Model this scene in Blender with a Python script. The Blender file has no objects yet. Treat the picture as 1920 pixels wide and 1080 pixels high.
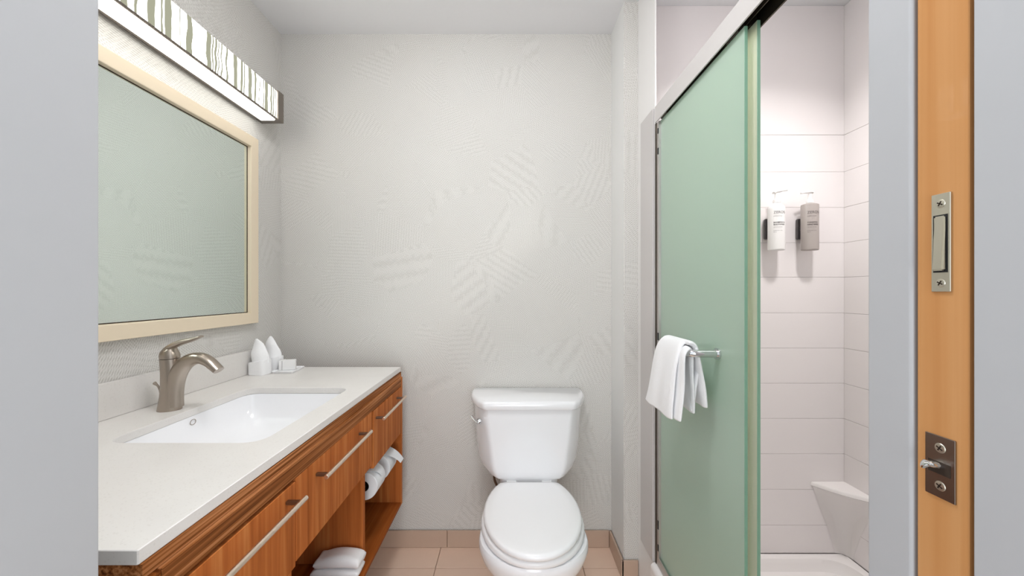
import bpy, bmesh, math, random
from mathutils import Vector, Matrix, noise
random.seed(7)
C = bpy.context.scene.collection
PI = math.pi

# ------------------------------------------------------------------ camera, world, exposure
cam_data = bpy.data.cameras.new('camera')
cam = bpy.data.objects.new('camera', cam_data); C.objects.link(cam)
cam.location = (0, 0, 1.237); cam.rotation_euler = (PI/2, 0, 0)
cam_data.sensor_width = 36; cam_data.lens = 695/1920*36
cam_data.shift_x = 5/1920; cam_data.shift_y = 6/1920
cam_data.clip_start = 0.03
bpy.context.scene.camera = cam
vs = bpy.context.scene.view_settings
vs.view_transform = 'Standard'; vs.look = 'None'; vs.gamma = 1; vs.exposure = 0.14
try: vs.use_curve_mapping = False
except Exception: pass
W = bpy.data.worlds.new('world'); bpy.context.scene.world = W; W.use_nodes = True
W.node_tree.nodes['Background'].inputs[0].default_value = (0.90, 0.95, 1.0, 1)
W.node_tree.nodes['Background'].inputs[1].default_value = 1.12

def area(name, loc, size, power, color=(1, 1, 1), rot=(0, 0, 0), spread=PI):
    l = bpy.data.lights.new(name, 'AREA'); l.shape = 'DISK'; l.size = size; l.energy = power; l.color = color
    l.spread = spread
    o = bpy.data.objects.new(name, l); C.objects.link(o); o.location = loc; o.rotation_euler = rot
    return o
P_ROOM, P_SHOWER, E_LAMP, E_TRAY, P_FILL = 32.0, 8.8, 4.4, 4.0, 27.0
area('shower_lamp_light', (1.05, 0.94, 2.462), 0.15, P_SHOWER, (1, .98, .97), spread=math.radians(130))
area('hall_fill_light', (0.0, -2.3, 0.95), 1.5, P_FILL, (.97, .985, 1), (PI/2, 0, 0))  # added fill disc behind the camera, no real window there

# ------------------------------------------------------------------ materials
def lin(c):
    return tuple((v/255/12.92 if v/255 <= .04045 else ((v/255+.055)/1.055)**2.4) for v in c) + (1,)
def newmat(name):
    m = bpy.data.materials.new(name); m.use_nodes = True
    nt = m.node_tree; b = nt.nodes['Principled BSDF']
    return m, nt, b
def N(nt, t, **kw):
    n = nt.nodes.new(t)
    for k, v in kw.items(): setattr(n, k, v)
    return n
def math_(nt, op, a, b=None):
    n = N(nt, 'ShaderNodeMath', operation=op)
    for i, v in enumerate((a, b)):
        if v is None: continue
        if hasattr(v, 'links'): nt.links.new(v, n.inputs[i])
        else: n.inputs[i].default_value = v
    return n.outputs[0]
def mixc(nt, f, a, b):
    n = N(nt, 'ShaderNodeMix', data_type='RGBA')
    for s, v in ((n.inputs[0], f), (n.inputs[6], a), (n.inputs[7], b)):
        if hasattr(v, 'links'): nt.links.new(v, s)
        else: s.default_value = v
    return n.outputs[2]
def plain(name, col, rough=.5, metal=0, spec=.5, bump=None, coat=0, var=0):
    m, nt, b = newmat(name)
    b.inputs['Roughness'].default_value = rough; b.inputs['Metallic'].default_value = metal
    b.inputs['Specular IOR Level'].default_value = spec; b.inputs['Coat Weight'].default_value = coat
    b.inputs['Coat Roughness'].default_value = .08
    tc = N(nt, 'ShaderNodeTexCoord')
    nz = N(nt, 'ShaderNodeTexNoise'); nt.links.new(tc.outputs['Object'], nz.inputs['Vector'])
    nz.inputs['Scale'].default_value = bump[0] if bump else 30
    nz.inputs['Detail'].default_value = 3
    v = var or .02
    c = lin(col); d = tuple(x*(1-v) for x in c[:3])+(1,)
    nt.links.new(mixc(nt, nz.outputs[0], d, c), b.inputs['Base Color'])
    if bump:
        bp = N(nt, 'ShaderNodeBump'); bp.inputs['Strength'].default_value = bump[1]; bp.inputs['Distance'].default_value = bump[2]
        nt.links.new(nz.outputs[0], bp.inputs['Height']); nt.links.new(bp.outputs[0], b.inputs['Normal'])
    return m
def wallpaper(name, ax):
    m, nt, b = newmat(name)
    b.inputs['Roughness'].default_value = .55; b.inputs['Specular IOR Level'].default_value = .3
    g = N(nt, 'ShaderNodeNewGeometry'); sp = N(nt, 'ShaderNodeSeparateXYZ'); nt.links.new(g.outputs['Position'], sp.inputs[0])
    cb = N(nt, 'ShaderNodeCombineXYZ'); nt.links.new(sp.outputs[ax], cb.inputs[0]); nt.links.new(sp.outputs[2], cb.inputs[1])
    nz = N(nt, 'ShaderNodeTexNoise'); nz.inputs['Scale'].default_value = 6; nz.inputs['Detail'].default_value = 1
    nt.links.new(cb.outputs[0], nz.inputs['Vector'])
    vals = []
    for i, (sc, per, off, da) in enumerate(((5.0, .0066, 0, 0), (4.2, .0072, 3.7, 1.2), (7.0, .0085, 9.1, .5))):
        ad = N(nt, 'ShaderNodeVectorMath', operation='MULTIPLY_ADD'); nt.links.new(nz.outputs['Color'], ad.inputs[0])
        ad.inputs[1].default_value = (.06, .06, 0); nt.links.new(cb.outputs[0], ad.inputs[2])
        ad2 = N(nt, 'ShaderNodeVectorMath', operation='ADD'); nt.links.new(ad.outputs[0], ad2.inputs[0]); ad2.inputs[1].default_value = (off, off*.7, 0)
        vo = N(nt, 'ShaderNodeTexVoronoi', voronoi_dimensions='2D'); vo.inputs['Scale'].default_value = sc
        nt.links.new(ad2.outputs[0], vo.inputs['Vector'])
        sc_ = N(nt, 'ShaderNodeSeparateColor'); nt.links.new(vo.outputs['Color'], sc_.inputs[0])
        ang = math_(nt, 'MULTIPLY_ADD', sc_.outputs[0], PI)
        ang.node.inputs[2].default_value = da
        vr = N(nt, 'ShaderNodeVectorRotate', rotation_type='Z_AXIS'); nt.links.new(cb.outputs[0], vr.inputs['Vector']); nt.links.new(ang, vr.inputs['Angle'])
        s2 = N(nt, 'ShaderNodeSeparateXYZ'); nt.links.new(vr.outputs[0], s2.inputs[0])
        n2 = N(nt, 'ShaderNodeTexNoise'); n2.inputs['Scale'].default_value = 55; nt.links.new(vr.outputs[0], n2.inputs['Vector'])
        ph = math_(nt, 'ADD', math_(nt, 'MULTIPLY', s2.outputs[0], 2*PI/per), math_(nt, 'MULTIPLY', n2.outputs[0], 4.0))
        s = math_(nt, 'SINE', ph)
        vals.append(math_(nt, 'POWER', math_(nt, 'MULTIPLY_ADD', s, .5), 2.5))
        vals[-1].node.inputs[0].links[0].from_node.inputs[2].default_value = .5
    mx = math_(nt, 'MAXIMUM', vals[0], vals[1]); sm = math_(nt, 'ADD', math_(nt, 'MULTIPLY', mx, .8), math_(nt, 'MULTIPLY', vals[2], .22))
    big = N(nt, 'ShaderNodeTexNoise'); big.inputs['Scale'].default_value = 3.0; nt.links.new(cb.outputs[0], big.inputs['Vector'])
    ground = mixc(nt, big.outputs[0], lin((188, 183, 176)), lin((190, 188, 184)))
    col = mixc(nt, sm, ground, lin((224, 222, 218)))
    nt.links.new(col, b.inputs['Base Color'])
    bp = N(nt, 'ShaderNodeBump'); bp.inputs['Strength'].default_value = .32; bp.inputs['Distance'].default_value = .0016
    nt.links.new(sm, bp.inputs['Height']); nt.links.new(bp.outputs[0], b.inputs['Normal'])
    return m
def wood(name, scale, dark, mid, light, rough=.45, contrast=1.0, coat=.0):
    m, nt, b = newmat(name)
    b.inputs['Roughness'].default_value = rough; b.inputs['Coat Weight'].default_value = coat; b.inputs['Specular IOR Level'].default_value = .03
    g = N(nt, 'ShaderNodeNewGeometry')
    mp = N(nt, 'ShaderNodeMapping'); mp.inputs['Scale'].default_value = scale; nt.links.new(g.outputs['Position'], mp.inputs['Vector'])
    n1 = N(nt, 'ShaderNodeTexNoise'); n1.inputs['Scale'].default_value = 1; n1.inputs['Detail'].default_value = 4; n1.inputs['Distortion'].default_value = .4
    nt.links.new(mp.outputs[0], n1.inputs['Vector'])
    mp2 = N(nt, 'ShaderNodeMapping'); mp2.inputs['Scale'].default_value = tuple(s*.22 for s in scale); nt.links.new(g.outputs['Position'], mp2.inputs['Vector'])
    n2 = N(nt, 'ShaderNodeTexNoise'); n2.inputs['Scale'].default_value = 1; n2.inputs['Detail'].default_value = 2; n2.inputs['Distortion'].default_value = .8
    nt.links.new(mp2.outputs[0], n2.inputs['Vector'])
    f = math_(nt, 'ADD', math_(nt, 'MULTIPLY', n1.outputs[0], .6), math_(nt, 'MULTIPLY', n2.outputs[0], .4))
    cr = N(nt, 'ShaderNodeValToRGB'); nt.links.new(f, cr.inputs[0])
    e = cr.color_ramp.elements; w = .16/contrast
    e[0].position = .5-w; e[0].color = lin(dark); e[1].position = .5+w; e[1].color = lin(light)
    k = cr.color_ramp.elements.new(.5); k.color = lin(mid)
    nt.links.new(cr.outputs[0], b.inputs['Base Color'])
    bp = N(nt, 'ShaderNodeBump'); bp.inputs['Strength'].default_value = .12; bp.inputs['Distance'].default_value = .0006
    nt.links.new(n1.outputs[0], bp.inputs['Height']); nt.links.new(bp.outputs[0], b.inputs['Normal'])
    return m
def quartz():
    m, nt, b = newmat('quartz')
    b.inputs['Roughness'].default_value = .28; b.inputs['Specular IOR Level'].default_value = .4
    tc = N(nt, 'ShaderNodeNewGeometry')
    v = N(nt, 'ShaderNodeTexVoronoi'); v.inputs['Scale'].default_value = 420; nt.links.new(tc.outputs['Position'], v.inputs['Vector'])
    sc = N(nt, 'ShaderNodeSeparateColor'); nt.links.new(v.outputs['Color'], sc.inputs[0])
    g = math_(nt, 'GREATER_THAN', sc.outputs[0], .93)
    n = N(nt, 'ShaderNodeTexNoise'); n.inputs['Scale'].default_value = 9; n.inputs['Detail'].default_value = 5; nt.links.new(tc.outputs['Position'], n.inputs['Vector'])
    base = mixc(nt, n.outputs[0], lin((218, 214, 210)), lin((228, 225, 221)))
    nt.links.new(mixc(nt, math_(nt, 'MULTIPLY', g, .2), base, lin((190, 184, 176))), b.inputs['Base Color'])
    return m
def frosted(name, c1, c2):
    m, nt, b = newmat(name)
    nt.nodes.remove(b); out = nt.nodes['Material Output']
    col = lin((186, 216, 196))
    d = N(nt, 'ShaderNodeBsdfDiffuse'); d.inputs[0].default_value = lin(c1)
    t = N(nt, 'ShaderNodeBsdfTranslucent'); t.inputs[0].default_value = lin(c2)
    gl = N(nt, 'ShaderNodeBsdfGlossy'); gl.inputs['Roughness'].default_value = .32; gl.inputs[0].default_value = (1, 1, 1, 1)
    m1 = N(nt, 'ShaderNodeMixShader'); m1.inputs[0].default_value = .6
    nt.links.new(d.outputs[0], m1.inputs[1]); nt.links.new(t.outputs[0], m1.inputs[2])
    fr = N(nt, 'ShaderNodeFresnel'); fr.inputs[0].default_value = 1.45
    m2 = N(nt, 'ShaderNodeMixShader'); nt.links.new(fr.outputs[0], m2.inputs[0])
    nt.links.new(m1.outputs[0], m2.inputs[1]); nt.links.new(gl.outputs[0], m2.inputs[2]); nt.links.new(m2.outputs[0], out.inputs[0])
    return m
def lampshade():
    m, nt, b = newmat('striped_lit_glass')
    nt.nodes.remove(b); out = nt.nodes['Material Output']
    g = N(nt, 'ShaderNodeNewGeometry'); sp = N(nt, 'ShaderNodeSeparateXYZ'); nt.links.new(g.outputs['Position'], sp.inputs[0])
    wob = N(nt, 'ShaderNodeTexNoise'); wob.inputs['Scale'].default_value = 24; wob.inputs['Detail'].default_value = 0; nt.links.new(g.outputs['Position'], wob.inputs['Vector'])
    yy = math_(nt, 'ADD', sp.outputs[1], math_(nt, 'MULTIPLY', wob.outputs[0], .012))
    def stripes(freq, thr, seed):
        n = N(nt, 'ShaderNodeTexNoise', noise_dimensions='1D'); n.inputs['Scale'].default_value = freq; n.inputs['Detail'].default_value = 0
        nt.links.new(math_(nt, 'ADD', yy, seed), n.inputs['W'])
        mr = N(nt, 'ShaderNodeMapRange', interpolation_type='SMOOTHSTEP'); mr.inputs[1].default_value = thr-.018; mr.inputs[2].default_value = thr+.018
        nt.links.new(n.outputs[0], mr.inputs[0]); return mr.outputs[0]
    s = math_(nt, 'MAXIMUM', stripes(40, .555, 3.1), stripes(80, .64, 8.2))
    
    ecol = mixc(nt, s, (1, .985, .93, 1), lin((172, 172, 150)))
    est = math_(nt, 'ADD', math_(nt, 'MULTIPLY', math_(nt, 'SUBTRACT', 1.0, s), E_LAMP), .95)
    e = N(nt, 'ShaderNodeEmission'); nt.links.new(ecol, e.inputs[0]); nt.links.new(est, e.inputs[1])
    nt.links.new(e.outputs[0], out.inputs[0])
    return m
def emis(name, col, st):
    m, nt, b = newmat(name); nt.nodes.remove(b)
    e = N(nt, 'ShaderNodeEmission'); e.inputs[0].default_value = col; e.inputs[1].default_value = st
    nt.links.new(e.outputs[0], nt.nodes['Material Output'].inputs[0]); return m
def brushed(name, col, rough=.3, scale=(4, 400, 400)):
    m, nt, b = newmat(name)
    b.inputs['Metallic'].default_value = 1; b.inputs['Base Color'].default_value = lin(col)
    tc = N(nt, 'ShaderNodeTexCoord'); mp = N(nt, 'ShaderNodeMapping'); mp.inputs['Scale'].default_value = scale
    nt.links.new(tc.outputs['Object'], mp.inputs[0]); n = N(nt, 'ShaderNodeTexNoise'); n.inputs['Scale'].default_value = 1; nt.links.new(mp.outputs[0], n.inputs['Vector'])
    mr = N(nt, 'ShaderNodeMapRange'); mr.inputs[3].default_value = rough*.97; mr.inputs[4].default_value = rough*1.04
    nt.links.new(n.outputs[0], mr.inputs[0]); nt.links.new(mr.outputs[0], b.inputs['Roughness'])
    return m

M = {}
M['paper_x'] = wallpaper('crosshatch_wallpaper_back', 0)
M['paper_y'] = wallpaper('crosshatch_wallpaper_side', 1)
M['wing'] = plain('pale_plain_return', (232, 232, 230), .6, bump=(160, .3, .001), var=.04)  # plain paler colour for the side face, wallpaper stays on the front
M['ceiling'] = plain('ceiling_paint', (236, 236, 238), .9, bump=(60, .1, .001))
M['paint'] = plain('white_trim_paint', (184, 185, 188), .45, bump=(28, .12, .002))
M['tile'] = plain('beige_floor_tile', (238, 208, 186), .42, bump=(9, .04, .001), var=.08)
M['base_tile'] = plain('beige_base_tile', (194, 168, 149), .4, var=.06)
M['grout'] = plain('grout', (150, 122, 100), .9)
M['porcelain'] = plain('porcelain', (244, 244, 246), .12, spec=.5, coat=.3, var=.005)
M['seat'] = plain('seat_plastic', (246, 246, 247), .2, var=.005)
M['surround'] = plain('acrylic_surround', (238, 232, 231), .16, spec=.5, bump=(7, .05, .004), var=.02)
M['pan'] = plain('acrylic_pan', (243, 238, 236), .18, var=.01)
M['flange'] = plain('white_flange', (236, 234, 232), .35, var=.01)
M['quartz'] = quartz()
M['wood_v'] = wood('teak_vertical', (70, 70, 2.2), (150, 82, 38), (184, 106, 54), (205, 134, 76), contrast=.8)
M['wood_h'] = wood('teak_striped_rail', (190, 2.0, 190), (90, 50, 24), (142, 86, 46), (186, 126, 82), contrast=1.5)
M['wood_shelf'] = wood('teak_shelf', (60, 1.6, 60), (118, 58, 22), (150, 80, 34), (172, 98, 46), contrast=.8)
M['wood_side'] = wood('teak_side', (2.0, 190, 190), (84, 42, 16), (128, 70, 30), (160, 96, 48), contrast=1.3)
M['wood_edge'] = wood('door_edge_wood', (30, 60, 1.2), (184, 126, 76), (197, 142, 90), (208, 157, 107), contrast=.7, rough=.4, coat=.1)
M['nickel'] = brushed('brushed_nickel', (176, 165, 153), .32)
M['nickel_dark'] = brushed('aged_nickel', (142, 134, 126), .3)
M['pull'] = brushed('satin_nickel_pull', (232, 214, 196), .32, (300, 3, 300))
M['plate'] = brushed('satin_plate', (205, 200, 186), .36)
M['chrome'] = plain('chrome', (225, 225, 226), .06, 1)
M['alu'] = brushed('satin_aluminium', (214, 210, 207), .42, (300, 3, 300))
M['alu_light'] = plain('satin_white_aluminium', (208, 204, 202), .35, .1)
M['alu_dark'] = plain('dark_channel_metal', (92, 84, 74), .35, .8)
M['black'] = plain('black_rubber', (22, 22, 22), .7)
M['dark'] = plain('dark_recess', (48, 34, 22), .8)
M['frame'] = plain('cream_mirror_frame', (232, 216, 190), .4, bump=(50, .04, .0005))
M['mirror'] = plain('mirror_silver', (222, 232, 226), .015, 1, var=.001)
M['glass'] = frosted('frosted_glass', (218, 238, 226), (236, 253, 240))
M['glass_inner'] = frosted('frosted_glass_inner', (236, 236, 222), (244, 246, 226))
M['glass_edge'] = plain('green_glass_edge', (140, 184, 156), .15, var=.02)
M['shade'] = lampshade()
M['tray'] = emis('lit_bottom_diffuser', (1, .985, .93, 1), E_TRAY)
M['dome'] = emis('fill_dome', (.985, .99, 1, 1), P_ROOM)
M['bulb'] = emis('downlight_lens', (1, .98, .95, 1), 12)
M['terry'] = plain('white_terry', (251, 251, 252), .95, spec=.1, bump=(420, .5, .0012), var=.08)
M['cloth'] = plain('white_facecloth', (248, 248, 249), .9, spec=.1, bump=(160, .35, .001), var=.05)
M['tissue'] = plain('toilet_tissue', (238, 241, 244), .95, spec=.1, bump=(90, .15, .001))
M['core'] = plain('cardboard_core', (60, 48, 40), .9)
M['soap'] = plain('white_box_card', (240, 239, 238), .45)
M['white_plastic'] = plain('white_bottle_plastic', (238, 236, 234), .3)
M['grey_plastic'] = plain('grey_bottle_plastic', (172, 163, 158), .35)
M['bracket'] = plain('dark_grey_bracket', (84, 80, 80), .4)
M['ink'] = plain('grey_ink', (105, 98, 98), .7)
M['ink2'] = plain('dark_ink', (72, 66, 66), .7)
M['hose'] = plain('braided_hose', (110, 86, 68), .45, .6, bump=(400, .5, .001))
M['carpet'] = plain('hall_carpet', (150, 143, 134), .95, bump=(200, .5, .003))

# ------------------------------------------------------------------ geometry helpers
WP = {}
def obj(name, bm, mat, parent=None, origin=None, smooth=35):
    bmesh.ops.recalc_face_normals(bm, faces=bm.faces[:])
    if origin is None:
        xs = [v.co.x for v in bm.verts]; ys = [v.co.y for v in bm.verts]; zs = [v.co.z for v in bm.verts]
        origin = Vector(((min(xs)+max(xs))/2, (min(ys)+max(ys))/2, min(zs)))
    origin = Vector(origin)
    for v in bm.verts: v.co -= origin
    me = bpy.data.meshes.new(name); bm.to_mesh(me); bm.free()
    for mt in (mat if isinstance(mat, (list, tuple)) else [mat]): me.materials.append(mt)
    for p in me.polygons: p.use_smooth = bool(smooth)
    if smooth: me.set_sharp_from_angle(angle=math.radians(smooth))
    nf = len(me.polygons)
    o = bpy.data.objects.new(name, me); C.objects.link(o)
    if smooth and nf < 160:
        wn = o.modifiers.new('weighted', 'WEIGHTED_NORMAL'); wn.keep_sharp = True; wn.weight = 100
    if parent is not None:
        o.parent = parent; o.location = origin - WP[parent.name]
    else: o.location = origin
    WP[o.name] = origin
    return o
def tag(o, label, cat, group=None):
    o['label'] = label; o['category'] = cat
    if group: o['group'] = group
    return o
def thing(name, loc, label, cat, group=None):
    o = bpy.data.objects.new(name, None); C.objects.link(o); o.location = loc; o.empty_display_size = .05
    WP[o.name] = Vector(loc); return tag(o, label, cat, group)
def struct(o): o['kind'] = 'structure'; return o
def box(bm, x0, x1, y0, y1, z0, z1):
    vs_ = [bm.verts.new((x, y, z)) for z in (z0, z1) for x, y in ((x0, y0), (x1, y0), (x1, y1), (x0, y1))]
    for f in ((0, 3, 2, 1), (4, 5, 6, 7), (0, 1, 5, 4), (1, 2, 6, 5), (2, 3, 7, 6), (3, 0, 4, 7)):
        bm.faces.new([vs_[i] for i in f])
    return vs_
def bx(x0, x1, y0, y1, z0, z1, bev=0, seg=2):
    bm = bmesh.new(); box(bm, x0, x1, y0, y1, z0, z1)
    if bev: bmesh.ops.bevel(bm, geom=bm.edges[:], offset=bev, segments=seg, profile=.5, affect='EDGES')
    return bm
def loft(bm, rings, cap0=True, cap1=True, closed=True):
    R = [[bm.verts.new(p) for p in r] for r in rings]
    n = len(R[0])
    for a, b in zip(R, R[1:]):
        for i in range(n if closed else n-1):
            j = (i+1) % n
            bm.faces.new((a[i], a[j], b[j], b[i]))
    if cap0: bm.faces.new(R[0][::-1])
    if cap1: bm.faces.new(R[-1])
    return R
def sweep(bm, pts, rad, n=14, up=Vector((0, 1, 0)), cap=True):
    """rad: list of (r_in_plane, r_up) or floats"""
    pts = [Vector(p) for p in pts]; rings = []
    for i, p in enumerate(pts):
        t = (pts[min(i+1, len(pts)-1)] - pts[max(i-1, 0)]).normalized()
        s = t.cross(up)
        if s.length < 1e-4: s = t.cross(Vector((1, 0, 0)))
        s.normalize(); u = s.cross(t).normalized()
        r = rad[i] if isinstance(rad, (list, tuple)) else rad
        ra, rb = r if isinstance(r, (list, tuple)) else (r, r)
        rings.append([p + s*ra*math.cos(2*PI*k/n) + u*rb*math.sin(2*PI*k/n) for k in range(n)])
    loft(bm, rings, cap, cap)
def cr(pts, m=6):
    """Catmull-Rom resample of tuples"""
    P = [Vector(p) for p in pts]; out = []
    for i in range(len(P)-1):
        a, b, c, d = P[max(i-1, 0)], P[i], P[i+1], P[min(i+2, len(P)-1)]
        for k in range(m):
            t = k/m
            out.append(.5*((2*b)+(c-a)*t+(2*a-5*b+4*c-d)*t*t+(3*b-a-3*c+d)*t**3))
    out.append(P[-1]); return out
def cyl(bm, c, r, h, axis='z', n=24, r2=None):
    c = Vector(c); r2 = r if r2 is None else r2
    ax = {'x': (Vector((0, 1, 0)), Vector((0, 0, 1)), Vector((1, 0, 0))), 'y': (Vector((0, 0, 1)), Vector((1, 0, 0)), Vector((0, 1, 0))), 'z': (Vector((1, 0, 0)), Vector((0, 1, 0)), Vector((0, 0, 1)))}[axis]
    loft(bm, [[c+ax[0]*rr*math.cos(2*PI*k/n)+ax[1]*rr*math.sin(2*PI*k/n)+ax[2]*hh for k in range(n)] for rr, hh in ((r, 0), (r2, h))])
def lathe(bm, c, prof, n=28, sx=1, sy=1):
    loft(bm, [[Vector((c[0]+r*sx*math.cos(2*PI*k/n), c[1]+r*sy*math.sin(2*PI*k/n), z)) for k in range(n)] for r, z in prof])
def rpoly(pts, rads, seg=5):
    """round the corners of a polygon"""
    out = []; n = len(pts)
    for i in range(n):
        p = Vector(pts[i]).to_2d() if len(pts[i]) > 2 else Vector(pts[i])
        a = Vector(pts[i-1]); b = Vector(pts[(i+1) % n])
        r = rads[i] if isinstance(rads, (list, tuple)) else rads
        da = (a-p); db = (b-p); d = min(r, da.length*.49, db.length*.49)
        p0 = p+da.normalized()*d; p1 = p+db.normalized()*d
        for k in range(seg+1):
            t = k/seg; out.append(p0*(1-t)**2+p*2*t*(1-t)+p1*t*t)
    return out
def ring(poly, z): return [Vector((p.x, p.y, z)) for p in poly]
def rrect(x0, x1, y0, y1, r, seg=6): return rpoly([(x0, y0), (x1, y0), (x1, y1), (x0, y1)], r, seg)
def wobble(bm, amp, sc, seed=0):
    for v in bm.verts:
        d = noise.noise_vector(v.co*sc+Vector((seed, seed*2.1, 0))); v.co += d*amp
def rotz(bm, ang, c):
    bmesh.ops.rotate(bm, verts=bm.verts[:], cent=Vector(c), matrix=Matrix.Rotation(ang, 3, 'Z'))

# ------------------------------------------------------------------ room shell
ZC, YB, XL, XR = 2.485, 1.80, -1.11, 0.495
o = struct(obj('wall_left', bx(XL-.10, XL, .43, YB+.1, -.01, ZC), M['paper_y']))
o = struct(obj('wall_back', bx(XL, XR, YB, YB+.10, -.01, ZC), M['paper_x']))
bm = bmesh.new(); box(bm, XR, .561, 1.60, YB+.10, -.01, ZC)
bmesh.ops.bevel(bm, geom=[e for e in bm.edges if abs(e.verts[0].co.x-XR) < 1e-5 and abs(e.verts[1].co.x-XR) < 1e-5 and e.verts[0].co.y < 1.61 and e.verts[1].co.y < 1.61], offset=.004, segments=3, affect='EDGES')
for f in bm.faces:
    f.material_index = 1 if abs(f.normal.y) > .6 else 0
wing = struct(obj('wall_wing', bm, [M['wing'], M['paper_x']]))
struct(obj('ceiling', bx(XL-.1, 1.60, .28, 1.95, ZC, ZC+.08), M['ceiling']))
fl = struct(obj('floor', bx(XL-.1, 1.60, .28, YB+.1, -.06, -.004), M['grout']))
struct(obj('floor_hall', bx(-1.8, 1.8, -1.6, .28, -.06, -.002), M['carpet']))
gx = [XL] + [-.33+.33*k for k in range(-2, 3)] + [.55]
gy = [.43, .666, .996, 1.326, 1.656, YB]
first = None
for i in range(len(gx)-1):
    for j in range(len(gy)-1):
        w, d = gx[i+1]-gx[i], gy[j+1]-gy[j]
        if w < .02: continue
        obj('floor_tile', bx(gx[i]+.0015, gx[i+1]-.0015, gy[j]+.0015, gy[j+1]-.0015, -.010, 0, .0012, 1), M['tile'], fl)
# tiled base boards, one tile after the other
bb = struct(obj('baseboard_back', bx(XL, XR, YB-.006, YB-.001, 0, .076), M['grout']))
xs = [XL, -.95, -.63, -.30, .03, .36, XR-.013]
for a, b_ in zip(xs, xs[1:]): obj('base_tile', bx(a+.0012, b_-.0012, YB-.013, YB-.004, .001, .081, .0015, 2), M['base_tile'], bb)
bs = struct(obj('baseboard_right', bx(XR-.006, XR-.001, 1.60, YB-.013, 0, .076), M['grout']))
obj('base_tile', bx(XR-.013, XR-.004, 1.588, YB-.014, .001, .081, .0015, 2), M['base_tile'], bs)
obj('base_tile', bx(XR-.0125, .553, 1.588, 1.597, .001, .081, .0015, 2), M['base_tile'], bs)

# shower walls: one moulded course above the other
courses = [1.920, 1.759, 1.603, 1.449, 1.298, 1.1414, .988, .834, .680, .526, .370, .214, .092]
we = struct(obj('wall_shower_end', bx(.561, 1.60, 1.628, 1.72, -.01, ZC), M['surround']))
wr = struct(obj('wall_shower_right', bx(1.472, 1.60, .44, 1.628, -.01, ZC), M['surround']))
obj('upper_panel', bx(.561, 1.464, 1.620, 1.628, 1.9205, ZC, .001, 1), M['surround'], we)
obj('upper_panel', bx(1.464, 1.472, .445, 1.628, 1.9205, ZC, .001, 1), M['surround'], wr)
for a, b_ in zip(courses, courses[1:]):
    obj('wall_tile', bx(.561, 1.464, 1.620, 1.628, b_+.00005, a-.00005, .0022, 2), M['surround'], we)
    obj('wall_tile', bx(1.464, 1.472, .445, 1.628, b_+.00005, a-.00005, .0022, 2), M['surround'], wr)
# white return between toilet alcove and shower
struct(obj('trim_1', bx(.555, .561, 1.413, 1.60, -.004, ZC, .001, 1), M['flange']))

# door wall
struct(obj('wall_front', bx(XL-.1, -.475, .28, .43, -.01, ZC, .003, 2), M['paint']))
struct(obj('trim_2', bx(.427, 1.60, .393, .443, -.01, ZC, .004, 3), M['paint']))
struct(obj('trim_3', bx(.427, 1.60, .28, .3415, -.01, ZC, .002, 2), M['paint']))
struct(obj('trim_4', bx(-.475, .427, .28, .43, 2.07, ZC), M['paint']))
dr = struct(obj('door_1', bx(.4285, 1.25, .3455, .3895, .01, 2.05, .0008, 1), M['wood_edge']))
# edge pull
def screw(cy, cz, x, par, r=.0042):
    bm = bmesh.new(); lathe(bm, (0, 0), [(r, 0), (r*.9, .0006), (r*.3, .0010)], 20)
    nfc = len(bm.faces)
    for a in (.5, .5+PI/2):
        vs_ = box(bm, -r*.6, r*.6, -r*.13, r*.13, .0006, .00115)
        bmesh.ops.rotate(bm, verts=vs_, cent=(0, 0, 0), matrix=Matrix.Rotation(a, 3, 'Z'))
    for i, f in enumerate(bm.faces): f.material_index = int(i >= nfc)
    for v in bm.verts: v.co = Vector((-v.co.z+x, v.co.x+cy, v.co.y+cz))
    s = obj('screw', bm, [M['plate'], M['dark']], par)
    return s
pp = obj('edge_pull', bx(.4265, .4285, .3584, .3748, 1.2365, 1.3335, .0004, 1), M['plate'], dr); pp['label'] = 'satin metal edge pull plate'
obj('slot', bx(.4262, .4268, .3605, .3728, 1.2555, 1.3125), M['black'], pp)
bm = bmesh.new(); box(bm, .4225, .4268, .3618, .3716, 1.2572, 1.3112)
for v in bm.verts:
    if v.co.x < .424 and v.co.z > 1.30: v.co.x += .0025
bmesh.ops.bevel(bm, geom=bm.edges[:], offset=.0012, segments=2, affect='EDGES')
obj('pull_lever', bm, M['plate'], pp)
for z in (1.3235, 1.2450): screw(.3666, z, .4265, pp)
lp = obj('latch_plate', bx(.4268, .4285, .3550, .3806, 1.032, 1.0932, .0003, 1), M['nickel_dark'], dr); lp['label'] = 'dark metal latch plate with hook bolt'
bm = bmesh.new()
sweep(bm, cr([(.428, .3700, 1.0635), (.421, .3705, 1.0645), (.4190, .3715, 1.0650), (.4172, .3728, 1.0625), (.4166, .3734, 1.0595)], 4), [(.0035-.0001*i, .0075-.00035*i) for i in range(17)], 12)
obj('hook_bolt', bm, M['chrome'], lp)
obj('bolt_slot', bx(.4264, .4270, .3585, .3775, 1.0555, 1.0675), M['dark'], lp)
for z in (1.0815, 1.0440): screw(.3672, z, .4268, lp, .0048)

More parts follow.
